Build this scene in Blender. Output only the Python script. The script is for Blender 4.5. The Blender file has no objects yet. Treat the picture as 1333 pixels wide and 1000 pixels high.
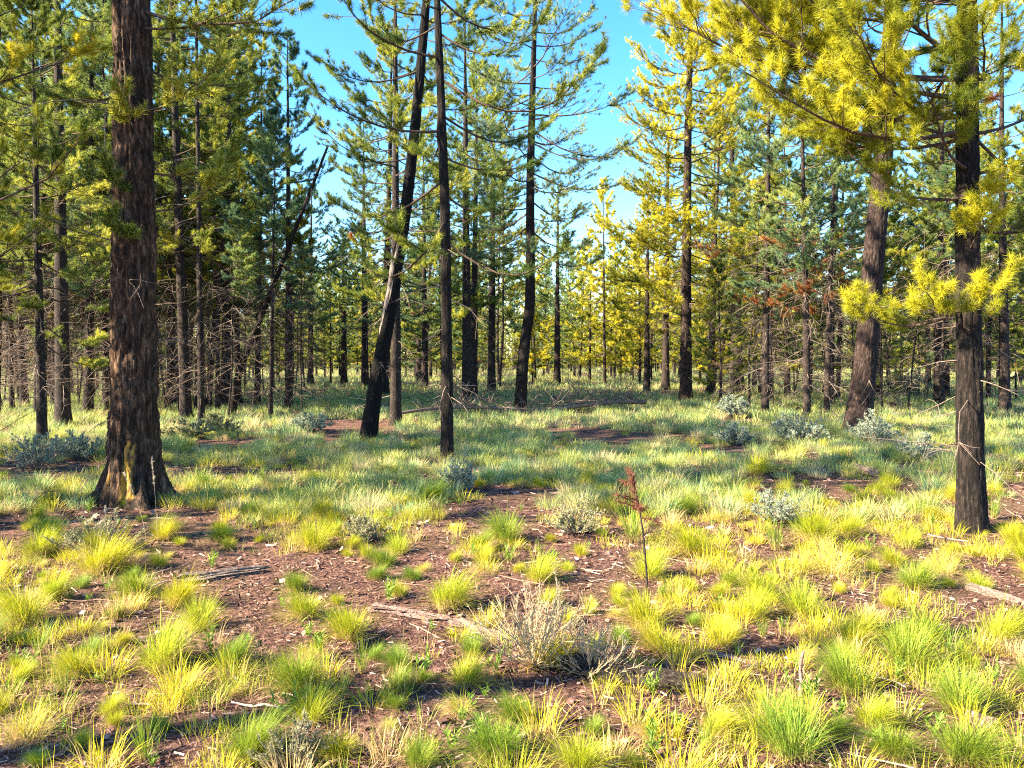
import bpy, math, random
import numpy as np
R = math.radians
C = bpy.context.scene.collection
scene = bpy.context.scene
# ------------------------------------------------------------------ camera
PITCH = R(2.0)
CAMZ = 1.6
cam = bpy.data.objects.new('camera', bpy.data.cameras.new('camera'))
C.objects.link(cam)
cam.location = (0, 0, CAMZ)
cam.rotation_euler = (R(90) - PITCH, 0, 0)
cam.data.sensor_width = 36
cam.data.lens = 27.0
cam.data.clip_start = 0.05
cam.data.clip_end = 6000
scene.camera = cam
# ------------------------------------------------------------------ light
SUN_EL, SUN_BACK = R(31), R(17)          # elevation; how far behind the camera's left
sdir = np.array([-math.cos(SUN_EL) * math.cos(SUN_BACK), -math.cos(SUN_EL) * math.sin(SUN_BACK), math.sin(SUN_EL)])
world = bpy.data.worlds.new('World')
scene.world = world
world.use_nodes = True
wn = world.node_tree.nodes
bg = wn['Background']
sky = wn.new('ShaderNodeTexSky')
sky.sky_type = 'NISHITA'
sky.sun_disc = False
sky.sun_elevation = SUN_EL
sky.sun_rotation = math.atan2(sdir[0], sdir[1])
sky.ozone_density = 2.2
sky.dust_density = 0.4
sky.air_density = 1.0
hs = wn.new('ShaderNodeHueSaturation')
hs.inputs['Saturation'].default_value = 1.35
hs.inputs['Hue'].default_value = 0.499
world.node_tree.links.new(sky.outputs[0], hs.inputs['Color'])
world.node_tree.links.new(hs.outputs[0], bg.inputs[0])
bg.inputs[1].default_value = 0.080
sl = bpy.data.lights.new('sun', 'SUN')
sl.energy = 5.0
sl.angle = R(0.53)
sl.color = (1.0, 0.86, 0.58)
sun = bpy.data.objects.new('sun', sl)
C.objects.link(sun)
sun.rotation_euler = (R(90) - SUN_EL, 0, math.atan2(sdir[1], sdir[0]) + R(90))
scene.view_settings.view_transform = 'Standard'
scene.view_settings.look = 'None'
scene.view_settings.gamma = 1
scene.view_settings.exposure = 2.7
scene.cycles.max_bounces = 6
scene.cycles.diffuse_bounces = 3
scene.cycles.glossy_bounces = 2
scene.cycles.transmission_bounces = 3
scene.cycles.transparent_max_bounces = 4
scene.cycles.use_denoising = False
scene.cycles.filter_width = 1.15
scene.cycles.sample_clamp_indirect = 4

# ------------------------------------------------------------------ noise
def _h(ix, iy, iz):
    n = (ix.astype(np.int64) * 374761393 + iy.astype(np.int64) * 668265263 + iz.astype(np.int64) * 1274126177) & 0xFFFFFFFF
    n = ((n ^ (n >> 13)) * 1274126177) & 0xFFFFFFFF
    n = ((n ^ (n >> 16)) * 2246822519) & 0xFFFFFFFF
    return ((n ^ (n >> 15)) & 0xFFFFFF) / float(0xFFFFFF)
def noise3(x, y, z):
    x, y, z = np.broadcast_arrays(np.asarray(x, float), np.asarray(y, float), np.asarray(z, float))
    i, j, k = np.floor(x), np.floor(y), np.floor(z)
    fx, fy, fz = x - i, y - j, z - k
    fx, fy, fz = [f * f * (3 - 2 * f) for f in (fx, fy, fz)]
    r = 0
    for a in (0, 1):
        for b in (0, 1):
            for c in (0, 1):
                w = (fx if a else 1 - fx) * (fy if b else 1 - fy) * (fz if c else 1 - fz)
                r = r + w * _h(i + a, j + b, k + c)
    return r
def fbm(x, y, z, o=4):
    r, a, s = 0, 0.5, 0
    for _ in range(o):
        r = r + a * noise3(x, y, z); s += a
        x, y, z, a = x * 2.03 + 7.1, y * 2.03 + 3.3, z * 2.03 + 1.7, a * 0.5
    return r / s
def gz(x, y):
    x = np.asarray(x, float); y = np.asarray(y, float)
    near = np.exp(-(np.hypot(x, y) / 70.0) ** 2)
    b = (fbm(x * 0.16, y * 0.16, 2.5, 2) - 0.5) * 0.30 + (fbm(x * 0.9, y * 0.9, 7.5, 3) - 0.5) * 0.09
    return b * near
# pixel of the photo (1333 x 1000) -> world
def ray(px, py):
    u, v = (px - 666.5) / 1000.0, (500 - py) / 1000.0
    return u, math.cos(PITCH) + v * math.sin(PITCH), -math.sin(PITCH) + v * math.cos(PITCH)
def at(px, py):
    rx, ry, rz = ray(px, py)
    g = 0.0
    for _ in range(5):
        s = (g - CAMZ) / rz
        g = float(gz(rx * s, ry * s))
    return rx * s, ry * s, g
def at_depth(px, py, d):
    rx, ry, rz = ray(px, py)
    s = d / ry
    return rx * s, d, CAMZ + rz * s

# ------------------------------------------------------------------ mesh accumulator
class Acc:
    def __init__(s):
        s.v, s.q, s.t, s.c, s.n = [], [], [], [], 0
        s.qm, s.tm, s.qs, s.ts = [], [], [], []
    def add(s, v, quads=None, tris=None, mat=0, col=None, smooth=False):
        v = np.asarray(v, float).reshape(-1, 3)
        if col is None: col = np.zeros((len(v), 3))
        s.v.append(v); s.c.append(np.broadcast_to(np.asarray(col, float), (len(v), 3)))
        if quads is not None and len(quads):
            q = np.asarray(quads, np.int64).reshape(-1, 4) + s.n
            s.q.append(q); s.qm.append(np.full(len(q), mat)); s.qs.append(np.full(len(q), smooth))
        if tris is not None and len(tris):
            t = np.asarray(tris, np.int64).reshape(-1, 3) + s.n
            s.t.append(t); s.tm.append(np.full(len(t), mat)); s.ts.append(np.full(len(t), smooth))
        s.n += len(v)
    def mesh(s, name, mats):
        me = bpy.data.meshes.new(name)
        v = np.concatenate(s.v); c = np.concatenate(s.c)
        q = np.concatenate(s.q) if s.q else np.zeros((0, 4), np.int64)
        t = np.concatenate(s.t) if s.t else np.zeros((0, 3), np.int64)
        loops = np.concatenate([q.ravel(), t.ravel()])
        ls = np.concatenate([np.arange(len(q)) * 4, len(q) * 4 + np.arange(len(t)) * 3])
        mi = np.concatenate(s.qm + s.tm); sm = np.concatenate(s.qs + s.ts)
        me.vertices.add(len(v)); me.vertices.foreach_set('co', v.ravel().astype(np.float32))
        me.loops.add(len(loops)); me.loops.foreach_set('vertex_index', loops.astype(np.int32))
        me.polygons.add(len(ls)); me.polygons.foreach_set('loop_start', ls.astype(np.int32))
        me.polygons.foreach_set('material_index', mi.astype(np.int32))
        me.polygons.foreach_set('use_smooth', sm.astype(bool))
        me.update(calc_edges=True)
        at_ = me.attributes.new('tint', 'FLOAT_COLOR', 'POINT')
        at_.data.foreach_set('color', np.concatenate([c, np.ones((len(c), 1))], 1).ravel().astype(np.float32))
        for m in mats: me.materials.append(m)
        return me
    def build(s, name, mats, parent=None, loc=(0, 0, 0)):
        o = bpy.data.objects.new(name, s.mesh(name, mats))
        C.objects.link(o); o.location = loc
        if parent: o.parent = parent
        return o
def nrm(a): return a / np.maximum(np.linalg.norm(a, axis=-1, keepdims=True), 1e-9)
def tubes(acc, P, Rr, sides, mat=0, col=None, smooth=True):
    P = np.asarray(P, float); Rr = np.asarray(Rr, float)
    if P.ndim == 2: P, Rr = P[None], Rr[None]
    N, K = P.shape[:2]
    T = nrm(np.gradient(P, axis=1))
    ref = np.zeros((N, 1, 3)); vert = np.abs(T[..., 2]).mean(1) > 0.85
    ref[vert, :, 0] = 1; ref[~vert, :, 2] = 1
    A = nrm(np.cross(T, np.broadcast_to(ref, T.shape))); B = np.cross(T, A)
    th = np.arange(sides) / sides * 2 * np.pi
    V = P[:, :, None] + Rr[:, :, None, None] * (np.cos(th)[:, None] * A[:, :, None] + np.sin(th)[:, None] * B[:, :, None])
    n, k, j = np.meshgrid(np.arange(N), np.arange(K - 1), np.arange(sides), indexing='ij')
    j2 = (j + 1) % sides
    f = lambda k_, j_: (n * K + k_) * sides + j_
    Q = np.stack([f(k, j), f(k, j2), f(k + 1, j2), f(k + 1, j)], -1)
    if col is not None:
        col = np.asarray(col, float)
        if col.ndim == 2: col = np.repeat(col, K * sides, 0)
    acc.add(V, quads=Q, mat=mat, col=col, smooth=smooth)
def needles(acc, rg, pos, d, n, ln, w, spread, col, mat=1, shaft=0.06):
    N = len(pos)
    p = np.repeat(pos, n, 0); d = np.repeat(nrm(d), n, 0); M = N * n
    rnd = nrm(rg.normal(size=(M, 3)))
    nd = nrm(d * rg.uniform(0.25, 1.0, (M, 1)) + rnd * spread)
    p = p - d * rg.uniform(0, shaft, (M, 1))
    side = nrm(np.cross(nd, rg.normal(size=(M, 3)))) * (w * 0.5)
    L = ln * rg.uniform(0.7, 1.15, (M, 1))
    V = np.stack([p - side, p + side, p + nd * L], 1)
    c = np.repeat(col, n, 0); c = np.repeat(c + np.stack([rg.normal(0, .06, M), np.zeros(M), np.zeros(M)], -1), 3, 0)
    acc.add(V, tris=np.arange(M * 3), mat=mat, col=c)
def blades(acc, rg, root, az, tilt, bend, L, w, tone, segs=3, mat=0, kind=0.0):
    N = len(root)
    s = np.linspace(0, 1, segs + 1)
    th = tilt[:, None] + bend[:, None] * s ** 1.3
    st = np.stack([np.sin(th) * np.cos(az)[:, None], np.sin(th) * np.sin(az)[:, None], np.cos(th)], -1) * (L[:, None, None] / segs)
    P = root[:, None] + np.concatenate([np.zeros((N, 1, 3)), np.cumsum(st[:, :-1], 1)], 1)
    ta = az + rg.uniform(-0.9, 0.9, N)
    sd = np.stack([-np.sin(ta), np.cos(ta), np.zeros(N)], -1)[:, None] * (w[:, None] * (1 - 0.75 * s ** 1.5))[..., None] * 0.5
    sd[:, -1] = 0
    Lf = P[:, :-1] - sd[:, :-1]; Rt = P[:, :-1] + sd[:, :-1]
    V = np.concatenate([np.stack([Lf, Rt], 2).reshape(N, -1, 3), P[:, -1:]], 1)
    nv = 2 * segs + 1
    base = (np.arange(N) * nv)[:, None]
    Q = np.concatenate([base + np.array([[2 * k, 2 * k + 1, 2 * k + 3, 2 * k + 2]]) for k in range(segs - 1)], 0) if segs > 1 else None
    T = base + np.array([[2 * segs - 2, 2 * segs - 1, 2 * segs]])
    al = np.concatenate([np.repeat(s[:-1], 2), [1.0]])
    kd = np.broadcast_to(np.asarray(kind, float), (N,))
    c = np.stack([np.repeat(tone, nv), np.tile(al, N), np.repeat(kd, nv)], -1)
    acc.add(V, quads=Q, tris=T, mat=mat, col=c)

# ------------------------------------------------------------------ materials
def mat(name):
    m = bpy.data.materials.new(name); m.use_nodes = True
    nt = m.node_tree; nt.nodes.clear()
    out = nt.nodes.new('ShaderNodeOutputMaterial')
    return m, nt, out
def N(nt, t, **kw):
    n = nt.nodes.new('ShaderNode' + t)
    for k, v in kw.items():
        if k in n.inputs.keys() if hasattr(n.inputs, 'keys') else False: n.inputs[k].default_value = v
        else: setattr(n, k, v)
    return n
def ramp(nt, fac, stops):
    r = nt.nodes.new('ShaderNodeValToRGB')
    e = r.color_ramp.elements
    while len(e) < len(stops): e.new(0.5)
    for k, (p, c) in enumerate(stops):
        e[k].position = p; e[k].color = (*c, 1)
    if fac is not None: nt.links.new(fac, r.inputs[0])
    return r.outputs[0]
def mixc(nt, f, a, b, mode='MIX'):
    m = nt.nodes.new('ShaderNodeMix'); m.data_type = 'RGBA'; m.blend_type = mode
    for s_, v in ((m.inputs[0], f), (m.inputs[6], a), (m.inputs[7], b)):
        if hasattr(v, 'is_output'): nt.links.new(v, s_)
        elif isinstance(v, (int, float)): s_.default_value = v
        else: s_.default_value = (*v, 1)
    return m.outputs[2]
def tint(nt):
    a = nt.nodes.new('ShaderNodeAttribute'); a.attribute_name = 'tint'
    s = nt.nodes.new('ShaderNodeSeparateColor'); nt.links.new(a.outputs['Color'], s.inputs[0])
    return s.outputs
def leafy(name, colf, transl=0.35, rough=0.6, spec=0.25):
    m, nt, out = mat(name)
    col = colf(nt)
    p = N(nt, 'BsdfPrincipled'); p.inputs['Roughness'].default_value = rough
    p.inputs['Specular IOR Level'].default_value = spec
    nt.links.new(col, p.inputs['Base Color'])
    tr = N(nt, 'BsdfTranslucent'); nt.links.new(col, tr.inputs[0])
    mx = N(nt, 'MixShader'); mx.inputs[0].default_value = transl
    nt.links.new(p.outputs[0], mx.inputs[1]); nt.links.new(tr.outputs[0], mx.inputs[2])
    nt.links.new(mx.outputs[0], out.inputs[0])
    return m
def orand(nt): return nt.nodes.new('ShaderNodeObjectInfo').outputs['Random']
def needle_mat(name, dark, midc, lite, dead=(0.30, 0.10, 0.03)):
    def f(nt):
        s = tint(nt)
        c = ramp(nt, s[0], [(0.05, dark), (0.5, midc), (0.95, lite)])
        hv = mixc(nt, orand(nt), (0.85, 0.95, 1.0), (1.15, 1.05, 0.9))
        c = mixc(nt, 1.0, c, hv, 'MULTIPLY')
        return mixc(nt, s[1], c, dead)
    return leafy(name, f, 0.42, 0.5, 0.3)
def grass_mat(name, green, yellow, straw, var=0.5):
    def f(nt):
        s = tint(nt)
        live = mixc(nt, s[0], green, yellow)
        ov = mixc(nt, orand(nt), (0.8, 0.95, 1.0), (1.25, 1.05, 0.85))
        live = mixc(nt, var, live, mixc(nt, 1.0, live, ov, 'MULTIPLY'))
        base = ramp(nt, s[1], [(0.0, (1, 1, 1)), (0.38, (0, 0, 0))])
        c = mixc(nt, base, live, straw)
        return mixc(nt, s[2], c, straw)
    return leafy(name, f, 0.35, 0.55, 0.25)
def bark_mat(name, dark, midc, lite, sc=1.0, bump=0.6, extra=None, stretch=0.26):
    m, nt, out = mat(name)
    tc = nt.nodes.new('ShaderNodeTexCoord')
    mp = nt.nodes.new('ShaderNodeMapping'); mp.inputs['Scale'].default_value = (1, 1, stretch)
    nt.links.new(tc.outputs['Object'], mp.inputs[0])
    n1 = N(nt, 'TexNoise'); n1.inputs['Scale'].default_value = 26 * sc; n1.inputs['Detail'].default_value = 8; n1.inputs['Roughness'].default_value = 0.65
    nt.links.new(mp.outputs[0], n1.inputs['Vector'])
    vo = N(nt, 'TexVoronoi'); vo.feature = 'DISTANCE_TO_EDGE'; vo.inputs['Scale'].default_value = 22 * sc
    wv = mixc(nt, 0.08, mp.outputs[0], n1.outputs['Color'])
    nt.links.new(wv, vo.inputs['Vector'])
    n2 = N(nt, 'TexNoise'); n2.inputs['Scale'].default_value = 3.0; n2.inputs['Detail'].default_value = 4
    nt.links.new(tc.outputs['Object'], n2.inputs['Vector'])
    c = ramp(nt, n1.outputs['Fac'], [(0.3, dark), (0.5, midc), (0.72, lite)])
    e = ramp(nt, vo.outputs['Distance'], [(0.0, (0.35, 0.33, 0.33)), (0.12, (1, 1, 1))])
    c = mixc(nt, 0.8, c, e, 'MULTIPLY')
    c = mixc(nt, 1.0, c, ramp(nt, n2.outputs['Fac'], [(0.3, (0.7, 0.7, 0.75)), (0.7, (1.25, 1.2, 1.15))]), 'MULTIPLY')
    if extra: c = extra(nt, c)
    p = N(nt, 'BsdfPrincipled'); p.inputs['Roughness'].default_value = 0.9; p.inputs['Specular IOR Level'].default_value = 0.2
    nt.links.new(c, p.inputs['Base Color'])
    ad = nt.nodes.new('ShaderNodeMath'); ad.operation = 'ADD'
    mn = nt.nodes.new('ShaderNodeMath'); mn.operation = 'MINIMUM'; mn.inputs[1].default_value = 0.2
    nt.links.new(vo.outputs['Distance'], mn.inputs[0])
    nt.links.new(n1.outputs['Fac'], ad.inputs[0]); nt.links.new(mn.outputs[0], ad.inputs[1])
    b = N(nt, 'Bump'); b.inputs['Strength'].default_value = bump; b.inputs['Distance'].default_value = 0.03
    nt.links.new(ad.outputs[0], b.inputs['Height']); nt.links.new(b.outputs[0], p.inputs['Normal'])
    nt.links.new(p.outputs[0], out.inputs[0])
    return m
def resin(nt, c):
    s = tint(nt)
    c = mixc(nt, s[1], c, (0.46, 0.26, 0.045))
    return mixc(nt, s[2], c, (0.012, 0.010, 0.010))
def peel(nt, c):
    s = tint(nt)
    return mixc(nt, s[1], c, (0.42, 0.34, 0.30))
M_bark_big = bark_mat('ponderosa_bark', (0.005, 0.003, 0.003), (0.052, 0.030, 0.020), (0.24, 0.145, 0.095), 0.9, 1.0, resin)
M_bark_dark = bark_mat('dark_pine_bark', (0.003, 0.003, 0.003), (0.017, 0.013, 0.013), (0.070, 0.052, 0.047), 1.4, 1.0)
M_bark_char = bark_mat('charred_pine_bark', (0.002, 0.002, 0.003), (0.006, 0.005, 0.006), (0.022, 0.017, 0.017), 1.4, 0.8, peel)
M_bark_red = bark_mat('reddish_pine_bark', (0.006, 0.004, 0.004), (0.030, 0.020, 0.019), (0.13, 0.085, 0.075), 1.4, 0.8)
M_bark_mid = bark_mat('grey_brown_bark', (0.009, 0.007, 0.007), (0.034, 0.025, 0.024), (0.11, 0.086, 0.080), 1.6, 0.6)
M_twig = bark_mat('twig_bark', (0.03, 0.02, 0.015), (0.09, 0.06, 0.045), (0.2, 0.15, 0.12), 2.0, 0.2)
M_dead = bark_mat('dead_branch_wood', (0.09, 0.065, 0.055), (0.19, 0.145, 0.125), (0.36, 0.30, 0.27), 2.0, 0.2)
M_wood = bark_mat('weathered_wood', (0.08, 0.055, 0.045), (0.24, 0.18, 0.15), (0.48, 0.39, 0.34), 2.0, 0.7, None, 1.0)
M_palewood = bark_mat('bleached_rotten_wood', (0.13, 0.075, 0.065), (0.34, 0.23, 0.20), (0.62, 0.49, 0.45), 2.4, 0.7, None, 1.0)
M_darkwood = bark_mat('dark_rotting_wood', (0.012, 0.009, 0.008), (0.06, 0.045, 0.038), (0.20, 0.16, 0.14), 2.2, 0.8, None, 1.0)
M_ndl_yel = needle_mat('yellow_green_needles', (0.060, 0.105, 0.012), (0.30, 0.29, 0.016), (0.64, 0.53, 0.028))
M_ndl_gold = needle_mat('golden_needles', (0.14, 0.17, 0.016), (0.41, 0.40, 0.028), (0.64, 0.58, 0.05), (0.50, 0.24, 0.08))
M_ndl = needle_mat('pine_needles', (0.055, 0.105, 0.026), (0.22, 0.26, 0.040), (0.48, 0.46, 0.060))
M_ndl_blue = needle_mat('blue_green_needles', (0.050, 0.115, 0.085), (0.16, 0.25, 0.115), (0.36, 0.42, 0.12))
M_grass = grass_mat('bunchgrass', (0.17, 0.27, 0.025), (0.55, 0.49, 0.022), (0.60, 0.42, 0.23))
M_meadow = grass_mat('meadow_grass', (0.15, 0.29, 0.15), (0.44, 0.45, 0.09), (0.52, 0.44, 0.26), 0.0)  # green leans blue: the cool cast of the shaded middle ground, put into the colour
M_sage = leafy('sage_leaf', lambda nt: mixc(nt, tint(nt)[0], (0.17, 0.22, 0.18), (0.36, 0.40, 0.30)), 0.15, 0.7)
M_dryshrub = leafy('dry_shrub_leaf', lambda nt: mixc(nt, tint(nt)[0], (0.18, 0.20, 0.09), (0.44, 0.40, 0.24)), 0.2, 0.7)
M_forb = leafy('forb_leaf', lambda nt: mixc(nt, tint(nt)[0], (0.10, 0.22, 0.03), (0.30, 0.38, 0.06)), 0.35, 0.5)
M_litter = leafy('litter', lambda nt: ramp(nt, tint(nt)[0], [(0.0, (0.025, 0.014, 0.013)), (0.45, (0.13, 0.062, 0.048)), (0.75, (0.33, 0.19, 0.15)), (1.0, (0.66, 0.52, 0.45))]), 0.05, 0.8)
M_rust = leafy('rust_needles', lambda nt: mixc(nt, tint(nt)[0], (0.10, 0.03, 0.022), (0.26, 0.10, 0.065)), 0.25, 0.7)
M_plume = leafy('seed_plume', lambda nt: mixc(nt, tint(nt)[0], (0.5, 0.38, 0.26), (0.78, 0.68, 0.55)), 0.3, 0.7)
def ground_material():
    m, nt, out = mat('forest_floor')
    tc = nt.nodes.new('ShaderNodeTexCoord')
    ns = []
    for s_, d in ((0.55, 5), (6.0, 6), (45.0, 8), (160.0, 4)):
        n = N(nt, 'TexNoise'); n.inputs['Scale'].default_value = s_; n.inputs['Detail'].default_value = d; n.inputs['Roughness'].default_value = 0.65
        nt.links.new(tc.outputs['Object'], n.inputs['Vector']); ns.append(n.outputs['Fac'])
    c = ramp(nt, ns[2], [(0.25, (0.014, 0.008, 0.009)), (0.42, (0.075, 0.038, 0.035)), (0.56, (0.22, 0.122, 0.105)), (0.74, (0.48, 0.33, 0.28))])
    c = mixc(nt, 0.7, c, ramp(nt, ns[1], [(0.35, (0.40, 0.38, 0.42)), (0.65, (1.5, 1.4, 1.35))]), 'MULTIPLY')
    c = mixc(nt, ramp(nt, ns[0], [(0.48, (0, 0, 0)), (0.72, (0.55, 0.55, 0.55))]), c, (0.20, 0.16, 0.07))
    p = N(nt, 'BsdfPrincipled'); p.inputs['Roughness'].default_value = 0.95; p.inputs['Specular IOR Level'].default_value = 0.1
    nt.links.new(c, p.inputs['Base Color'])
    a = nt.nodes.new('ShaderNodeMath'); a.operation = 'ADD'
    nt.links.new(ns[2], a.inputs[0]); nt.links.new(ns[3], a.inputs[1])
    b = N(nt, 'Bump'); b.inputs['Strength'].default_value = 0.9; b.inputs['Distance'].default_value = 0.04
    nt.links.new(a.outputs[0], b.inputs['Height']); nt.links.new(b.outputs[0], p.inputs['Normal'])
    nt.links.new(p.outputs[0], out.inputs[0])
    return m
M_ground = ground_material()

# ------------------------------------------------------------------ tagging
def tag(o, label, cat, group=None, kind=None):
    if label: o['label'] = label
    if cat: o['category'] = cat
    if group: o['group'] = group
    if kind: o['kind'] = kind
    return o
def thing(name, loc, label, cat, group=None, rz=0.0, sc=1.0):
    o = bpy.data.objects.new(name, None); C.objects.link(o)
    o.empty_display_size = 0.2
    o.location = loc; o.rotation_euler = (0, 0, rz); o.scale = (sc, sc, sc)
    return tag(o, label, cat, group)
def dup(root, loc, rz, sc, label, group):
    r = root.copy(); C.objects.link(r)
    r.location = loc; r.rotation_euler = (0, 0, rz); r.scale = (sc, sc, sc)
    r['label'] = label
    if group: r['group'] = group
    for ch in root.children:
        c = ch.copy(); C.objects.link(c); c.parent = r
    return r

# ------------------------------------------------------------------ ground
def make_ground():
    s = np.linspace(-1, 1, 361)
    ax = np.sign(s) * (np.abs(s) ** 3.2 * 1500 + np.abs(s) * 24)
    X, Y = np.meshgrid(ax, ax + 6, indexing='xy')
    V = np.stack([X, Y, gz(X, Y)], -1)
    n = len(s)
    i, j = np.meshgrid(np.arange(n - 1), np.arange(n - 1), indexing='ij')
    Q = np.stack([i * n + j, i * n + j + 1, (i + 1) * n + j + 1, (i + 1) * n + j], -1)
    a = Acc(); a.add(V, quads=Q, smooth=True)
    tag(a.build('ground', [M_ground]), 'brown forest floor of pine litter and bare soil', 'ground', kind='structure')
make_ground()

# ------------------------------------------------------------------ pines
LOD = {'near': dict(n=64, ln=.080, w=.0034, tw=14, tf=4, side=8, spread=.95, rng=.40),
       'mid': dict(n=22, ln=.095, w=.0095, tw=17, tf=6, side=6, spread=.85, rng=.72),
       'far': dict(n=16, ln=.20, w=.026, tw=9, tf=4, side=4, spread=.85, rng=.72)}
def smooth_interp(z, zs, xs):
    # interpolation through control points, softened
    r = np.interp(z, zs, xs); e = 0.35
    return (np.interp(z - e, zs, xs) + 2 * r + np.interp(z + e, zs, xs)) / 4
def pine(name, label, cat, group, loc, seed, H, r0, cb, cr, nbr, lod='mid', ndl=None, bark=None, path=None, dens=1.0,
         dead_n=30, dead_len=1.1, dead_frac=0.02, bark_amp=0.0, flare=0.35, zvis=None, manual=(), auto=True, limbs=False,
         trunk_hook=None, up=0.0, tone=0.0, azrange=None, tw_scale=1.0, dead_top=None, airy=False, twist=0.06, droop=0.16):
    rg = np.random.default_rng(seed)
    ndl = ndl or M_ndl; bark = bark or M_bark_mid
    P = LOD[lod]
    root = thing(name, loc, label, cat, group)
    if path is None:
        w = twist * rg.normal(size=(2, 5)); zs = np.array([0, .25, .5, .75, 1]) * H
        w[:, 0] = 0
        path = (zs, np.cumsum(w[0]) * .8, np.cumsum(w[1]) * .8)
    zs, xs, ys = [np.asarray(v, float) for v in path]
    ctr = lambda z: np.stack([smooth_interp(z, zs, xs) - smooth_interp(np.zeros(1), zs, xs), smooth_interp(z, zs, ys), np.asarray(z, float)], -1)
    rad = lambda z: r0 * (np.clip(1 - z / H, 0, 1) ** 0.8 * 0.97 + 0.03) * (1 + flare * np.exp(-np.maximum(z, 0) / (1.6 * r0 + 0.02)))
    # trunk
    a = Acc()
    if bark_amp > 0:
        zt = zvis or H * 0.6
        rings = np.concatenate([np.arange(-0.12, zt, 0.022), np.linspace(zt, H, 40)]); sides = 96
    else:
        rings = np.concatenate([[-0.15, 0.0, 0.12, 0.3, 0.6], np.linspace(1.0, H, 22 if lod != 'far' else 12)])
        sides = {'near': 24, 'mid': 12, 'far': 7}[lod]
    th = np.arange(sides) / sides * 2 * np.pi
    cz = ctr(rings); rr = rad(rings)
    Z, TH = np.meshgrid(rings, th, indexing='ij')
    RR = np.repeat(rr[:, None], sides, 1)
    ph = seed * 0.37
    RR = RR * (1 + 0.16 * (noise3(np.cos(TH) * 1.3 + ph, np.sin(TH) * 1.3, Z * 0.5) - 0.5) + flare * 0.9 * np.exp(-np.maximum(Z, 0) / (1.2 * r0 + .02)) * (noise3(np.cos(TH) * 2.2, np.sin(TH) * 2.2 + ph, 3.3) - 0.45))
    col = np.zeros((len(rings), sides, 3))
    if bark_amp > 0:
        cx, cy = np.cos(TH) * r0, np.sin(TH) * r0
        f = np.abs(2 * noise3(cx * 26 + ph, cy * 26, Z * 3.2) - 1)
        f2 = np.abs(2 * noise3(cx * 52, cy * 52 + ph, Z * 9) - 1)
        f3 = fbm(cx * 90, cy * 90, Z * 40, 2)
        g = 0.65 * np.minimum(f, .5) * 2 + 0.3 * np.minimum(f2, .5) * 2 + 0.35 * f3
        RR = RR + bark_amp * (g - 0.75)
        if trunk_hook: RR, col = trunk_hook(Z, TH, RR, col)
    elif trunk_hook: RR, col = trunk_hook(Z, TH, RR, col)
    V = np.stack([cz[:, None, 0] + RR * np.cos(TH), cz[:, None, 1] + RR * np.sin(TH), Z], -1)
    k, j = np.meshgrid(np.arange(len(rings) - 1), np.arange(sides), indexing='ij'); j2 = (j + 1) % sides
    a.add(V, quads=np.stack([k * sides + j, k * sides + j2, (k + 1) * sides + j2, (k + 1) * sides + j], -1), col=col.reshape(-1, 3), smooth=True)
    a.build('trunk', [bark], root)
    # primary branches
    B = []
    if auto:
        t = (np.arange(nbr) + rg.uniform(0, 1, nbr)) / nbr
        z = cb + (H * 0.985 - cb) * t ** 0.92
        az = np.arange(nbr) * 2.39996 + rg.normal(0, .5, nbr)
        if azrange: az = R(azrange[0]) + (az % (2 * np.pi)) / (2 * np.pi) * R(azrange[1] - azrange[0])
        prof = (1 - t) ** 0.75 * (0.6 + 0.4 * np.minimum(1, t / 0.25)) + 0.07
        L = cr * prof * rg.uniform(0.55, 1.15, nbr)
        el = R(-12) + (R(48) + up) * t + rg.normal(0, R(9), nbr)
        B = list(zip(z, az, L, el))
    B += [(m[0] + rg.normal(0, .06), R(m[1]), m[2], R(m[3]) + rg.normal(0, R(8))) for m in manual]
    B = np.array(B); n = len(B); K = 8
    s = np.linspace(0, 1, K)
    zb, az, L, el = B.T
    base = ctr(zb)
    hd = np.stack([np.cos(az), np.sin(az), np.zeros(n)], -1); sd = np.stack([-np.sin(az), np.cos(az), np.zeros(n)], -1)
    horiz = L[:, None] * s * np.cos(el)[:, None]
    vert = L[:, None] * (s * np.sin(el)[:, None] - droop * np.sin(np.pi * s * 0.8) * rg.uniform(.3, 1.2, (n, 1)) + 0.20 * s ** 2.5)
    wig = np.cumsum(rg.normal(0, .035, (n, K)), 1) * L[:, None] * s
    BP = base[:, None] + hd[:, None] * horiz[..., None] + sd[:, None] * wig[..., None]
    BP[..., 2] += vert
    br = np.minimum(0.006 + 0.0065 * L, r0 * 0.4)[:, None] * (1 - 0.85 * s) + 0.002
    if lod == 'far': br = br * 1.4
    crown = Acc()
    if limbs:
        for i in range(n):
            la = Acc(); tubes(la, BP[i], br[i], P['side']); la.build('limb', [M_twig], root)
    else: tubes(crown, BP, br, P['side'] if lod != 'near' else 7)
    # side twigs
    tw = np.maximum(3, np.round(P['tw'] * dens * (0.45 + 0.55 * L / max(cr, .1)))).astype(int)
    idx = np.repeat(np.arange(n), tw); m = len(idx)
    u = rg.uniform(0.17 if lod == 'near' else 0.22, 1.0, m) ** 0.8
    last = np.cumsum(tw) - 1; u[last] = 0.97
    fi = u * (K - 1); i0 = np.minimum(fi.astype(int), K - 2); fr = (fi - i0)[:, None]
    p0 = BP[idx, i0] * (1 - fr) + BP[idx, i0 + 1] * fr
    tg = nrm(BP[idx, i0 + 1] - BP[idx, i0])
    sg = np.where(rg.uniform(size=m) < .5, -1, 1) * rg.uniform(.35, 1.25, m); sg[last] = 0.0
    d = nrm(tg + sd[idx] * sg[:, None] + np.array([0, 0, 1]) * rg.normal(.12, .28, (m, 1)))
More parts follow.
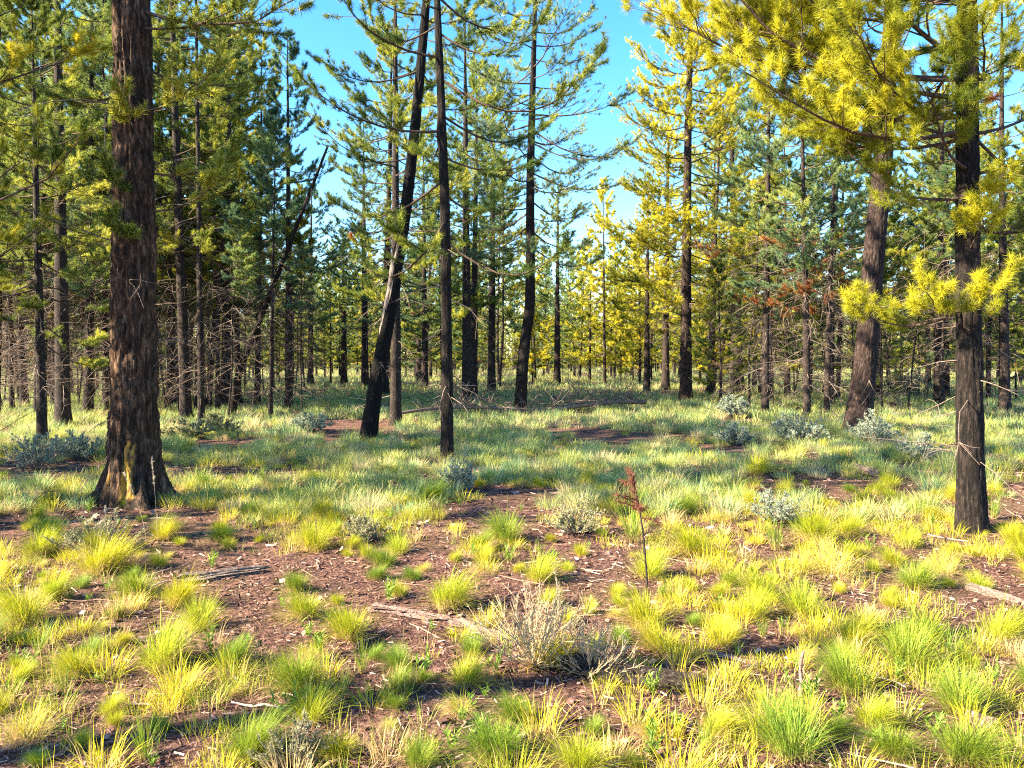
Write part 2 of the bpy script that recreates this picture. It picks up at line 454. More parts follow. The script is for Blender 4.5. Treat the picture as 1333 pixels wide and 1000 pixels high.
    tl = (0.16 + 0.42 * L[idx] * (1 - u * .75)) * rg.uniform(.45, 1.05, m) * tw_scale
    k4 = np.linspace(0, 1, 4)
    TP = p0[:, None] + d[:, None] * (tl[:, None] * k4)[..., None]
    TP[..., 2] += tl[:, None] * (.22 * k4 ** 2 - .05 * k4)
    TP += rg.normal(0, .02, TP.shape) * tl[:, None, None] * k4[:, None] * 2
    tr = np.maximum(br[idx, i0] * .45, .0025)[:, None] * (1 - .7 * k4)
    if lod != 'far' or airy: tubes(crown, TP, tr * (1 if lod != 'far' else 1.6), 4 if lod == 'near' else 3)
    # tertiary shoots for near trees
    if lod == 'near':
        q = 3; ix = np.repeat(np.arange(m), q); uu = rg.uniform(.3, .95, len(ix))
        pp = TP[ix, 0] + (TP[ix, 3] - TP[ix, 0]) * uu[:, None]
        dd = nrm(d[ix] + nrm(rg.normal(size=(len(ix), 3))) * .75 + np.array([0, 0, .25]))
        ll = tl[ix] * rg.uniform(.2, .5, len(ix)) + .04
        T2 = pp[:, None] + dd[:, None] * (ll[:, None] * k4)[..., None]
        T2[..., 2] += ll[:, None] * .2 * k4 ** 2
        tubes(crown, T2, np.full((len(ix), 1), .003) * (1 - .5 * k4), 3)
        TP = np.concatenate([TP, T2]); tl = np.concatenate([tl, ll]); idx = np.concatenate([idx, idx[ix]])
        m = len(idx); tf = np.maximum(1, np.round(tl / .08)).astype(int).clip(1, P['tf'])
    else: tf = np.full(m, P['tf'])
    # needle tufts
    ti = np.repeat(np.arange(m), tf); M = len(ti)
    uu = 1 - rg.uniform(0, P['rng'], M) ** 1.15
    uu[np.cumsum(tf) - 1] = 1.0
    fi = uu * 3; i0 = np.minimum(fi.astype(int), 2); fr = (fi - i0)[:, None]
    tp = TP[ti, i0] * (1 - fr) + TP[ti, i0 + 1] * fr
    td = nrm(nrm(TP[ti, i0 + 1] - TP[ti, i0]) + np.array([0, 0, .35]) + rg.normal(0, .2, (M, 3)))
    tn = 0.48 + tone + (noise3(tp[:, 0] * 1.4 + ph, tp[:, 1] * 1.4, tp[:, 2] * 1.4) - .5) * 1.15 + rg.normal(0, .10, M)
    dz = (tp[:, 2] - cb) / max(H - cb, .1)
    pd = dead_frac * np.clip(1.35 - 3.2 * dz, .1, 1.3)
    dcl = noise3(tp[:, 0] * 1.1 + 9 + ph, tp[:, 1] * 1.1, tp[:, 2] * 1.1)
    dead = ((dcl > 1 - np.clip(pd * 2.2, 0, .9)) & (rg.uniform(size=M) < .8)).astype(float)
    if airy:
        keep = rg.uniform(size=M) < .55; tp, td, tn, dead = tp[keep], td[keep], tn[keep], dead[keep]
    needles(crown, rg, tp, td, P['n'], P['ln'], P['w'], P['spread'], np.stack([tn, dead, np.zeros(len(tn))], -1), 1, .07 if lod != 'far' else .12)
    crown.build('crown', [M_twig, ndl], root)
    # bare dead lower branches
    if dead_n:
        a = Acc(); nd = dead_n
        z = rg.uniform(0.7, max((dead_top or cb + (H - cb) * .25), 1.2), nd); azd = rg.uniform(0, 2 * np.pi, nd)
        if azrange and not auto: azd = R(azrange[0]) + azd / (2 * np.pi) * R(azrange[1] - azrange[0])
        Ld = dead_len * rg.uniform(.35, 1.2, nd)
        K = 6; s = np.linspace(0, 1, K)
        h = np.stack([np.cos(azd), np.sin(azd), np.zeros(nd)], -1); sd2 = np.stack([-np.sin(azd), np.cos(azd), np.zeros(nd)], -1)
        DP = ctr(z)[:, None] + h[:, None] * (Ld[:, None] * s)[..., None] + sd2[:, None] * (np.cumsum(rg.normal(0, .07, (nd, K)), 1) * Ld[:, None] * s)[..., None]
        DP[..., 2] += Ld[:, None] * (rg.normal(0, .25, (nd, 1)) * s - rg.uniform(0, .5, (nd, 1)) * s ** 2)
        rb = {'near': .006, 'mid': .009, 'far': .014}[lod]
        rd = (rb * rg.uniform(.6, 1.3, (nd, 1))) * (1 - .75 * s)
        if not limbs: tubes(a, DP, rd, 5 if lod == 'near' else 3)
        q = 5 if lod != 'far' else 2; ix = np.repeat(np.arange(nd), q); uu = rg.uniform(.25, 1, len(ix)); i0 = np.minimum((uu * (K - 1)).astype(int), K - 2)
        pp = DP[ix, i0]; dd = nrm(nrm(DP[ix, i0 + 1] - pp) + rg.normal(0, .7, (len(ix), 3)) - np.array([0, 0, .2])); ll = Ld[ix] * rg.uniform(.1, .45, len(ix))
        T2 = pp[:, None] + dd[:, None] * (ll[:, None] * k4)[..., None]; T2[..., 2] += ll[:, None] * rg.normal(-.1, .2, (len(ix), 1)) * k4 ** 2
        if limbs:
            for i in range(nd):
                b = Acc(); tubes(b, DP[i], rd[i], 5); tubes(b, T2[ix == i], np.full((q, 1), rb * .5) * (1 - .6 * k4), 3); b.build('dead_branch', [M_dead], root)
        else:
            tubes(a, T2, np.full((len(ix), 1), rb * .5) * (1 - .6 * k4), 3)
            a.build('deadwood', [M_dead], root)
    return root
def lean_path(pts, d):
    # trunk course from points seen in the photo, at the tree's own distance
    W = [at_depth(px, py, d) for px, py in pts]
    return W
def key_pine(px, py, wpx, pts, H, **kw):
    x, y, z = at(px, py)
    W = [at_depth(a, b, y) for a, b in pts]
    zs = [0.0] + [max(w[2] - z, .05) for w in W]; xs = [0.0] + [w[0] - x for w in W]
    if zs[-1] < H:
        sl_ = (xs[-1] - xs[-2]) / max(zs[-1] - zs[-2], .1)
        xs.append(xs[-1] + sl_ * .6 * (H - zs[-1])); zs.append(H)
    kw['path'] = (zs, xs, [0.0] * len(zs))
    return pine(loc=(x, y, z), H=H, r0=wpx / 1000.0 * y / 2, **kw)

# --- the big ponderosa at the left
def big_hook(Z, TH, RR, col):
    a = (TH + np.pi / 2 + np.pi) % (2 * np.pi) - np.pi          # 0 faces the camera
    low = np.clip(1 - Z / 1.5, 0, 1)
    for a0, w, dep in ((-0.95, .16, .075), (-0.42, .13, .06), (0.12, .10, .05), (0.55, .12, .05), (1.05, .14, .06)):
        g = np.exp(-((a - a0 - .10 * np.sin(Z * 5 + a0 * 9)) / w) ** 2)
        RR = RR - dep * g * low ** .8
        col[..., 2] = np.maximum(col[..., 2], g * np.clip(1 - Z / 1.1, 0, 1) * .85)
    for a0, am, w0 in ((-1.35, .34, .20), (-.25, .07, .16), (.72, .16, .20), (1.9, .22, .25), (2.9, .2, .3)):
        RR = RR + am * np.exp(-((a - a0) / w0) ** 2) * np.exp(-np.maximum(Z, 0) / .13)
    n = noise3(np.cos(TH) * 7, np.sin(TH) * 7, Z * 5.5) + .55 * (noise3(np.cos(TH) * 22, np.sin(TH) * 22, Z * 20) - .35)
    msk = np.maximum(np.exp(-((a - .30) / .34) ** 2) * np.clip((Z - .02) / .1, 0, 1) * np.clip((.80 - Z) / .12, 0, 1), .9 * np.exp(-((a + .70) / .12) ** 2 - ((Z - .3) / .12) ** 2))
    col[..., 1] = np.clip((n * msk - .37) * 8, 0, 1) * .85
    col[..., 2] *= 1 - col[..., 1]
    return RR, col
key_pine(173, 655, 58, [(174, 560), (175, 330), (171, 0)], 17, name='ponderosa_pine',
         label='massive brown trunk with yellow resin streaks and fissured flared base at the left', cat='tree', group=None, seed=11,
         cb=5.2, cr=2.6, nbr=44, lod='mid', ndl=M_ndl, bark=M_bark_big, bark_amp=.046, zvis=6.6, flare=.62, dead_n=12, dead_len=1.2, dead_top=5.8, trunk_hook=big_hook, limbs=False,
         manual=[(5.5, 345, 2.1, -8), (3.3, 350, 1.0, 10), (3.7, 10, 1.1, 5), (4.4, 340, 1.2, 0), (4.9, 20, 1.3, -5), (4.6, 170, 1.1, 0), (3.0, 275, .5, 5), (3.6, 265, .45, 10), (4.1, 290, .5, 10)])
# --- the near pine at the right
key_pine(1265, 690, 34, [(1262, 560), (1259, 330), (1258, 0)], 13.5, name='near_pine',
         label='near pine with straight dark trunk and bright yellow-green boughs filling the upper right', cat='tree', group=None, seed=22,
         cb=3.6, cr=2.5, nbr=40, lod='near', ndl=M_ndl_yel, bark=M_bark_dark, bark_amp=.016, zvis=5.6, flare=.30, dead_n=26, dead_len=.8, dead_top=3.2, tone=.12, limbs=True, dens=1.3,
         manual=[(4.2, 189, 2.0, 4), (4.6, 200, 2.2, 12), (5.0, 190, 2.1, 4), (3.7, 192, 1.9, 16), (3.8, 158, 2.2, 22), (3.95, 197, 2.9, 2), (4.35, 212, 2.6, 20), (4.55, 186, 2.9, 5), (4.9, 202, 2.7, 24),
                 (2.05, 172, .95, -2), (2.10, 200, .7, 8), (2.15, 260, .55, 10), (3.2, 190, 1.3, 12), (3.4, 232, 1.5, 8), (3.55, 168, 1.6, 8),
                 (3.7, 205, 2.4, 8), (3.9, 182, 2.5, 10), (4.1, 222, 2.2, 2), (4.3, 170, 2.6, 22), (4.7, 240, 1.8, 14), (4.9, 178, 2.5, 14), (5.2, 210, 2.3, 14),
                 (2.9, 20, 1.2, 12), (3.3, 350, 1.3, 18), (3.7, 10, 1.5, 20), (2.6, 255, .4, 15), (3.1, 280, .45, 10)])
# --- pine just outside the left edge, its boughs reach in and it shades the middle ground
pine('edge_pine', 'pine at the left edge, only its curved yellow-green boughs reaching in', 'tree', None, (-7.3, 7.7, float(gz(-7.3, 7.7))), 33, 13.5, .17, 3.0, 2.5, 40, 'near',
     M_ndl_yel, M_bark_dark, dens=.8, dead_n=10, tone=-.05, limbs=True,
     manual=[(2.1, 10, 2.5, 12), (2.7, 350, 2.7, 8), (3.2, 5, 3.0, 8), (3.6, 340, 2.8, 12), (4.0, 15, 2.9, 12), (4.4, 352, 2.9, 12), (4.8, 5, 2.7, 12)])
# --- leaning thick reddish trunk at the right
key_pine(1116, 563, 31, [(1128, 470), (1139, 330), (1150, 220), (1157, 100)], 15, name='leaning_pine',
         label='thick leaning pine trunk with sunlit reddish left side above grey sagebrush', cat='tree', group=None, seed=44,
         cb=6.2, cr=2.7, nbr=44, lod='mid', ndl=M_ndl, bark=M_bark_red, bark_amp=.02, zvis=7.5, flare=.30, dead_n=8, dead_len=1.2, dead_top=6)
# --- charred leaning trunk, left of centre
def char_hook(Z, TH, RR, col):
    a = (TH - np.pi + np.pi) % (2 * np.pi) - np.pi
    aa = np.abs(((TH - R(205)) + np.pi) % (2 * np.pi) - np.pi)
    n = .6 * noise3(np.cos(TH) * 3 + 4, np.sin(TH) * 3, Z * 2.6) + .4 * noise3(np.cos(TH) * 9, np.sin(TH) * 9 + 4, Z * 8)
    msk = np.clip((1.25 - aa) / .2, 0, 1) * np.clip((Z - 1.7) / .5, 0, 1) * np.clip((4.4 - Z) / .5, 0, 1)
    col[..., 1] = np.clip((n * msk - .50) * 8, 0, 1) * .8
    return RR, col
key_pine(480, 573, 21, [(490, 500), (509, 400), (530, 270), (543, 150), (556, 0)], 14, name='charred_pine',
         label='leaning blackened pine with pale peeled bark, left of the slender centre pine', cat='tree', group=None, seed=55,
         cb=5.0, cr=2.1, nbr=34, lod='mid', ndl=M_ndl, bark=M_bark_char, bark_amp=.012, zvis=9, flare=.25, dead_n=14, dead_len=.9, dead_top=6, trunk_hook=char_hook, tone=-.05)
# --- slender centre pine
key_pine(582, 603, 16.5, [(582, 480), (580, 300), (575, 150), (569, 0)], 12, name='slender_pine',
         label='slender straight dark pine standing nearest the centre with long thin drooping boughs', cat='tree', group=None, seed=66,
         cb=3.1, cr=2.5, nbr=38, lod='mid', ndl=M_ndl, bark=M_bark_dark, bark_amp=.008, zvis=8, flare=.22, dead_n=16, dead_len=.8, dead_top=3.6, tw_scale=.85, dens=1.2, up=.1, limbs=True, droop=.3)
# --- airy crown with kinked trunk
key_pine(677, 540, 16, [(681, 470), (686, 430), (690, 400), (691, 220), (697, 0)], 15, name='airy_pine',
         label='pine with kinked dark trunk and sparse twiggy crown against the sky, right of centre', cat='tree', group=None, seed=77,
         cb=4.6, cr=3.3, nbr=70, lod='mid', ndl=M_ndl_blue, bark=M_bark_dark, bark_amp=.010, zvis=12, flare=.25, dead_n=26, dead_len=1.6, dead_top=9, airy=True, dens=2.2, limbs=True)
# --- golden pine
key_pine(893, 526, 16, [(893, 400), (895, 200), (900, 0)], 17.5, name='golden_pine',
         label='tall sunlit golden-yellow pine with reddish upper trunk, right of the sky gap', cat='tree', group=None, seed=88,
         cb=3.4, cr=3.1, nbr=130, lod='mid', ndl=M_ndl_gold, bark=M_bark_red, dead_n=50, dead_len=1.6, dead_top=6, tone=.10, dens=2.3, tw_scale=1.25)
# --- other trees one can tell apart in the photo
KEY = [  # px, py, width, lean dx at the top, H, crown base, crown radius, branches, needles, bark, label
    (515, 553, 15, 0, 12, 3.0, 2.1, 56, 0, 'upright dark pine close behind the foot of the charred leaning pine'),
    (608, 526, 14, -2, 14, 3.4, 2.2, 62, 0, 'twin-looking dark pine trunk midway between the slender and the kinked pine'),
    (616, 520, 11, 4, 12.5, 3.2, 2.0, 56, 0, 'thinner dark trunk pressed against the right of the twin-looking one'),
    (842, 514, 9, 2, 8.5, 2.8, 1.9, 56, 2, 'lone slim pine with dark trunk in front of the sunlit far meadow'),
    (996, 541, 10, 4, 11.0, 2.9, 1.8, 54, 1, 'slim dark upright pine left of the orange dead needles'),
    (1051, 546, 10, -6, 10.5, 2.8, 1.7, 52, 1, 'slim dark pine among orange dead needles left of the thick leaning trunk'),
    (1076, 546, 8, 10, 9.0, 2.6, 1.6, 48, 1, 'thin dark pine almost touching the left of the thick leaning trunk'),
    (960, 514, 17, -8, 14, 5.0, 2.4, 50, 1, 'pine wrapped in tangled grey dead branches right of the golden pine'),
    (925, 512, 10, 6, 12, 4.6, 1.9, 46, 2, 'dark-trunked pine just right of the golden pine'),
    (55, 578, 13, -8, 8.5, 1.9, 1.9, 50, 0, 'dark slim pine with low green boughs at the far left, by the bluish sagebrush'),
    (82, 556, 19, -4, 14.5, 4.0, 2.2, 50, 0, 'stout dark pine behind the slim pine at the far left'),
    (242, 546, 15, -12, 15, 4.4, 2.1, 50, 0, 'dark pine first in the stand right of the massive trunk'),
    (262, 551, 9, -4, 14, 4.2, 1.7, 46, 0, 'thin pole-like pine in front of the crowded left stand'),
    (292, 532, 11, 6, 13.5, 4.6, 1.8, 46, 0, 'dark pine just left of the foot of the leaning dead snag'),
    (352, 546, 6, 6, 8.0, 3.4, 1.3, 34, 1, 'thin bare-stemmed young pine at the right rim of the left stand'),
    (376, 535, 11, -1, 11.0, 2.8, 1.75, 54, 1, 'pointed blue-green pine topping out against the sky left of the gap'),
    (404, 503, 8, 2, 11, 3.0, 1.9, 46, 1, 'pine with green crown just right of the pointed blue-green pine'),
    (553, 508, 9, -2, 13, 2.9, 2.2, 60, 1, 'dark pine in the background left of the slender centre pine'),
    (475, 506, 10, -2, 14, 2.6, 2.4, 64, 1, 'pine in the background left of the charred leaning pine'),
    (1222, 528, 12, 4, 12, 3.0, 2.1, 58, 0, 'dark pine in the gap between the thick leaning trunk and the near pine'),
    (1308, 536, 13, -4, 13, 3.2, 2.2, 60, 0, 'pine standing behind the right of the near pine at the edge'),
    (866, 507, 10, 4, 15, 2.8, 2.4, 90, 2, 'golden pine half hidden behind the left of the tall golden one'),
    (500, 517, 12, 8, 15, 3.2, 2.7, 84, 1, 'broad blue-green pine behind the charred leaning pine'),
    (640, 512, 11, 2, 14, 3.2, 2.5, 76, 0, 'pine with green crown behind the gap between the slender and the kinked pine'),
    (448, 503, 9, -3, 8.5, 1.6, 1.9, 64, 0, 'low bushy sunlit pine left of the foot of the charred pine'),
    (545, 497, 8, 2, 8, 1.6, 1.9, 60, 0, 'low sunlit young pine left of the slender centre pine in the background'),
    (335, 528, 8, 5, 12, 3.2, 1.7, 56, 0, 'slim pine between the leaning dead snag and the pointed pine'),
    (222, 530, 12, 3, 14.5, 3.6, 2.2, 70, 0, 'pine partly hidden by the right edge of the massive trunk'),
    (115, 540, 12, 4, 14, 3.0, 2.2, 70, 1, 'pine partly hidden by the left edge of the massive trunk'),
    (1025, 520, 8, -4, 11, 2.6, 1.9, 60, 0, 'green pine between the two slim pines with orange needles'),
    (725, 500, 9, 2, 12, 2.8, 2.2, 60, 0, 'background pine just right of the kinked pine trunk'),
]
ND = [M_ndl, M_ndl_blue, M_ndl_gold]
for i, (px, py, w, dx, H, cb, cr, nb, nd, lab) in enumerate(KEY):
    key_pine(px, py, w, [(px + dx * .3, py - 120), (px + dx, py - 330)], H, name='pine_tree', label=lab, cat='tree', group='pines of the open forest', seed=200 + i,
             cb=cb, cr=cr * 1.12, nbr=int(nb * 1.1), lod='mid', ndl=ND[nd], dead_n=60 if (px < 420 or px > 900) else 24, dead_len=1.3 if px != 960 else 2.2, dead_frac=.22 if px in (996, 1051, 1076) else .10 if px in (960, 842) else .03, tone=.05)
# --- leaning dead snag in the left stand
def snag():
    x, y, z = at(301, 543)
    root = thing('dead_snag', (x, y, z), 'bare dark dead trunk leaning right across the left stand', 'dead tree')
    a = Acc()
    pts = [(301, 545), (316, 480), (345, 420), (384, 330), (415, 262), (441, 205)]
    W = np.array([at_depth(p[0], p[1], y) for p in pts]) - np.array([x, y, z]); W[:, 1] += np.linspace(0, -1.2, 6)
    s = np.linspace(0, 1, 30); P = np.stack([np.interp(s, np.linspace(0, 1, 6), W[:, k]) for k in range(3)], -1)
    tubes(a, P, .11 * (1 - .75 * s), 10); a.build('trunk', [M_bark_dark], root)
    a = Acc(); rg = np.random.default_rng(5); n = 26
    i0 = rg.integers(5, 29, n); d = nrm(rg.normal(size=(n, 3)) + np.array([.3, 0, .1])); L = rg.uniform(.3, 1.0, n); k = np.linspace(0, 1, 5)
    T = P[i0][:, None] + d[:, None] * (L[:, None] * k)[..., None]; T[..., 2] -= L[:, None] * .3 * k ** 2
    tubes(a, T, np.full((n, 1), .010) * (1 - .7 * k), 4); a.build('deadwood', [M_dead], root)
snag()
# --- crowded stands: shared shapes, each tree its own thing
rnd = random.Random(7)
protos = {}
def proto(kind, lod, v):
    k = (kind, lod, v)
    if k in protos: return protos[k]
    sd_ = 400 + len(protos) * 13
    par = {'tall': dict(H=13.5, r0=.105, cb=3.4, cr=2.1, nbr=76, dead_n=110, dead_len=1.4, twist=.12),
           'pole': dict(H=12, r0=.065, cb=3.8, cr=1.6, nbr=62, dead_n=90, dead_len=1.1, twist=.14),
           'full': dict(H=12.5, r0=.12, cb=1.5, cr=2.3, nbr=84, dead_n=40, dead_len=1.2),
           'bare': dict(H=7.5, r0=.034, cb=4.6, cr=.75, nbr=22, dead_n=80, dead_len=1.3, twist=.22, dead_top=5.5),
           'young': dict(H=6.5, r0=.055, cb=.9, cr=1.35, nbr=44, dead_n=8, dead_len=.6)}[kind].copy()
    if lod == 'far': par['dead_n'] = par['dead_n'] // 3; par['nbr'] = int(par['nbr'] * .8)
    par['ndl'] = [M_ndl, M_ndl_blue, M_ndl_gold][v % 3]
    par['dead_frac'] = .08 if v == 0 else .02
    protos[k] = [pine('pine_tree', 'x', 'tree', None, (0, 0, 0), sd_, lod=lod, tone=.04, **par), False]
    return protos[k]
placed = [(o.location.x, o.location.y) for o in C.objects if o.get('category') == 'tree']
def put(kind, lod, v, x, y, label, group, sc):
    p = proto(kind, lod, v)
    z = float(gz(x, y)); rz = rnd.uniform(0, 6.28)
    if not p[1]:
        p[1] = True; o = p[0]; o.location = (x, y, z); o.rotation_euler = (0, 0, rz); o.scale = (sc,) * 3
        o['label'] = label; o['group'] = group
    else: o = dup(p[0], (x, y, z), rz, sc, label, group)
    o.rotation_euler = (rnd.gauss(0, .025), rnd.gauss(0, .025), rz); o.scale = (sc * rnd.uniform(.85, 1.15), sc * rnd.uniform(.85, 1.15), sc)
    placed.append((x, y))
def far_enough(x, y, md): return all((x - a) ** 2 + (y - b) ** 2 > md * md for a, b in placed)
def scatter(n, pxr, dr, kinds, lod, label, group, md, scr=(.85, 1.15), vs=(0, 1, 3)):
    c = t = 0
    while c < n and t < n * 60:
        t += 1
        d = math.sqrt(rnd.uniform(dr[0] ** 2, dr[1] ** 2)); px = rnd.uniform(*pxr); x = (px - 666.5) / 1000 * d
        if not far_enough(x, d, md): continue
        put(rnd.choice(kinds), lod, rnd.choice(vs), x, d, label, group, rnd.uniform(*scr)); c += 1
GL, GR, GF = 'pines crowding the left stand', 'pines crowding the right stand', 'pines at the far end of the clearing'
scatter(32, (-60, 318), (20, 31), ('tall', 'pole', 'pole', 'tall'), 'mid', 'thin pine with grey bare lower branches in the crowded left stand', GL, 0.95)
scatter(36, (-60, 325), (30, 50), ('tall', 'full', 'pole', 'young'), 'far', 'pine deep inside the crowded left stand', 'pines deep in the left stand', 1.4, vs=(0, 1))
scatter(9, (325, 445), (34, 58), ('full', 'young'), 'far', 'shorter pine below the left gap of sky', 'shorter pines below the left sky gap', 2.0, (.62, .85), vs=(0, 1))
scatter(20, (905, 1400), (24, 33), ('tall', 'full', 'young'), 'mid', 'pine with dark stem in the crowded right stand', GR, 1.5, (.7, 1.0), vs=(0, 1))
scatter(44, (905, 1420), (33, 54), ('tall', 'full', 'young'), 'far', 'pine deep inside the crowded right stand', 'pines deep in the right stand', 1.6, (.7, 1.05), vs=(0, 1, 2))
scatter(9, (440, 660), (38, 56), ('tall', 'full'), 'far', 'pine at the back of the clearing left of the kinked pine', 'pines at the back of the clearing', 2.5, (.8, 1.0), vs=(0, 1))
scatter(110, (380, 960), (58, 95), ('full', 'young', 'full'), 'far', 'distant pine at the far end of the sunlit clearing', GF, 1.6, (.7, .95), vs=(0, 1, 2))
scatter(13, (690, 850), (44, 60), ('full', 'full', 'young'), 'far', 'sunlit yellowish young pine below the sky gap', 'young pines below the sky gap', 2.0, (.7, .95), vs=(2,))
scatter(26, (-40, 425), (18.5, 34), ('bare',), 'mid', 'thin bare young stem bristling with grey dead twigs in the left stand', 'bare young stems in the left stand', .55, (.6, 1.15), vs=(0, 1, 3))
scatter(20, (905, 1330), (20, 34), ('bare',), 'mid', 'thin bare young stem bristling with grey dead twigs in the right stand', 'bare young stems in the right stand', .55, (.55, 1.0), vs=(0, 1, 3))
# pines left of the frame that shade the middle ground
for x, y, k in ((-10.5, 5.8, 'full'), (-11.5, 9.5, 'full'), (-14, 11.5, 'tall'), (-10.4, 11.2, 'full'), (-13, 8, 'tall'), (-16, 10.3, 'full'), (10.8, 10.5, 'full'), (13, 15, 'tall')):
    put(k, 'mid', rnd.choice((0, 1)), x, y, 'pine standing beyond the edge of the view, shading the clearing', 'pines beyond the edges of the view', rnd.uniform(.9, 1.1))
pine('pine_tree', 'tall bare-stemmed pine left of the view whose trunk shadow crosses the foreground', 'tree', 'pines beyond the edges of the view', (-8.2, 1.2, float(gz(-8.2, 1.2))), 951, 12.5, .13, 8.2, 1.7, 40, 'mid', dead_n=10, dens=.7)
# far wood closing the horizon
def far_wood():
    rg = np.random.default_rng(91); a = Acc()
    n = 900
    x = rg.uniform(-125, 125, n); y = rg.uniform(93, 150, n)
    H = rg.uniform(8, 13, n); g = np.stack([x, y, np.zeros(n)], -1)
    k = np.linspace(0, 1, 4)
    tubes(a, g[:, None] + np.array([0, 0, 1.0]) * (H[:, None] * k)[..., None], np.full((n, 1), .13) * (1 - .9 * k), 5)
    q = 130; ix = np.repeat(np.arange(n), q); t = rg.uniform(0, 1, n * q); z = H[ix] * (.02 + .98 * t ** 1.2); r = 1.9 * (1 - t) ** .7 * rg.uniform(.2, 1, n * q) + .1; az = rg.uniform(0, 6.28, n * q)
    p = np.stack([x[ix] + r * np.cos(az), y[ix] + r * np.sin(az), z], -1)
    d = np.stack([np.cos(az), np.sin(az), np.full(n * q, .5)], -1)
    tn = .45 + rg.normal(0, .15, n)[ix] + rg.normal(0, .12, n * q)
    needles(a, rg, p, d, 6, .5, .11, .7, np.stack([tn, np.zeros(n * q), np.zeros(n * q)], -1), 1, .2)
    tag(a.build('distant_forest', [M_bark_mid, M_ndl]), 'distant dark pine forest closing the view behind the clearing', 'forest', kind='stuff')
far_wood()

# ------------------------------------------------------------------ grass
def tuft_mesh(seed, n, h, spread, droop, strawf, w=.0026, base_r=.05):
    rg = np.random.default_rng(seed); a = Acc()
    n = int(n * 1.35); w *= .8; fav = rg.uniform(0, 6.28); az = np.where(rg.uniform(size=n) < .35, fav + rg.normal(0, .7, n), rg.uniform(0, 2 * np.pi, n)); rr = base_r * np.sqrt(rg.uniform(0, 1, n))
    root = np.stack([rr * np.cos(az + rg.normal(0, .8, n)), rr * np.sin(az + rg.normal(0, .8, n)), np.full(n, -.01)], -1)
    tilt = np.abs(rg.normal(0, spread, n)) + .04; bend = rg.uniform(.3, 1.3, n) * droop
    lean = R(rg.uniform(0, 360))
    L = h * rg.uniform(.45, 1.0, n) ** .8 * (1 + .22 * np.cos(az - fav)); L[rg.uniform(size=n) < .03] *= 1.5
    kind = (rg.uniform(size=n) < strawf).astype(float)
    L[kind > 0] *= .8; bend[kind > 0] += .5; tilt[kind > 0] += .25
    blades(a, rg, root, az, tilt, bend, L, w * rg.uniform(.7, 1.3, n), np.clip(rg.normal(.55, .22, n), 0, 1), 4, 0, kind)
    return a.mesh('bunchgrass', [M_grass])
TK = {'yellow': [tuft_mesh(500 + i, 700, .31, .50, 1.1, .16, .0034, .07) for i in range(7)],
      'green': [tuft_mesh(520 + i, 760, .32, .52, 1.2, .08, .0034, .07) for i in range(6)],
      'straw': [tuft_mesh(540 + i, 480, .25, .65, 1.4, .6, .0034, .07) for i in range(3)],
      'tall': [tuft_mesh(560 + i, 70, .42, .22, .55, .12, .0045, .03) for i in range(3)]}
M_grass_green = grass_mat('green_bunchgrass', (0.09, 0.20, 0.025), (0.28, 0.33, 0.030), (0.48, 0.34, 0.17))
for m_ in TK['green'] + TK['tall']: m_.materials[0] = M_grass_green
tufts = []
def tuft(kind, x, y, wid, label, group='bunchgrass tufts on the forest floor'):
    me = rnd.choice(TK[kind])
    o = bpy.data.objects.new('grass_tuft', me); C.objects.link(o)
    s = .96 * wid / {'yellow': .46, 'green': .50, 'straw': .46, 'tall': .32}[kind]
    o.location = (x, y, float(gz(x, y))); o.rotation_euler = (rnd.uniform(-.1, .1), rnd.uniform(-.1, .1), rnd.uniform(0, 6.28))
    o.scale = (s, s, s * rnd.uniform(.8, 1.0)) if s < 1.2 else (s, s, s * .8)
    tag(o, label, 'grass tuft', group); tufts.append((x, y, wid))
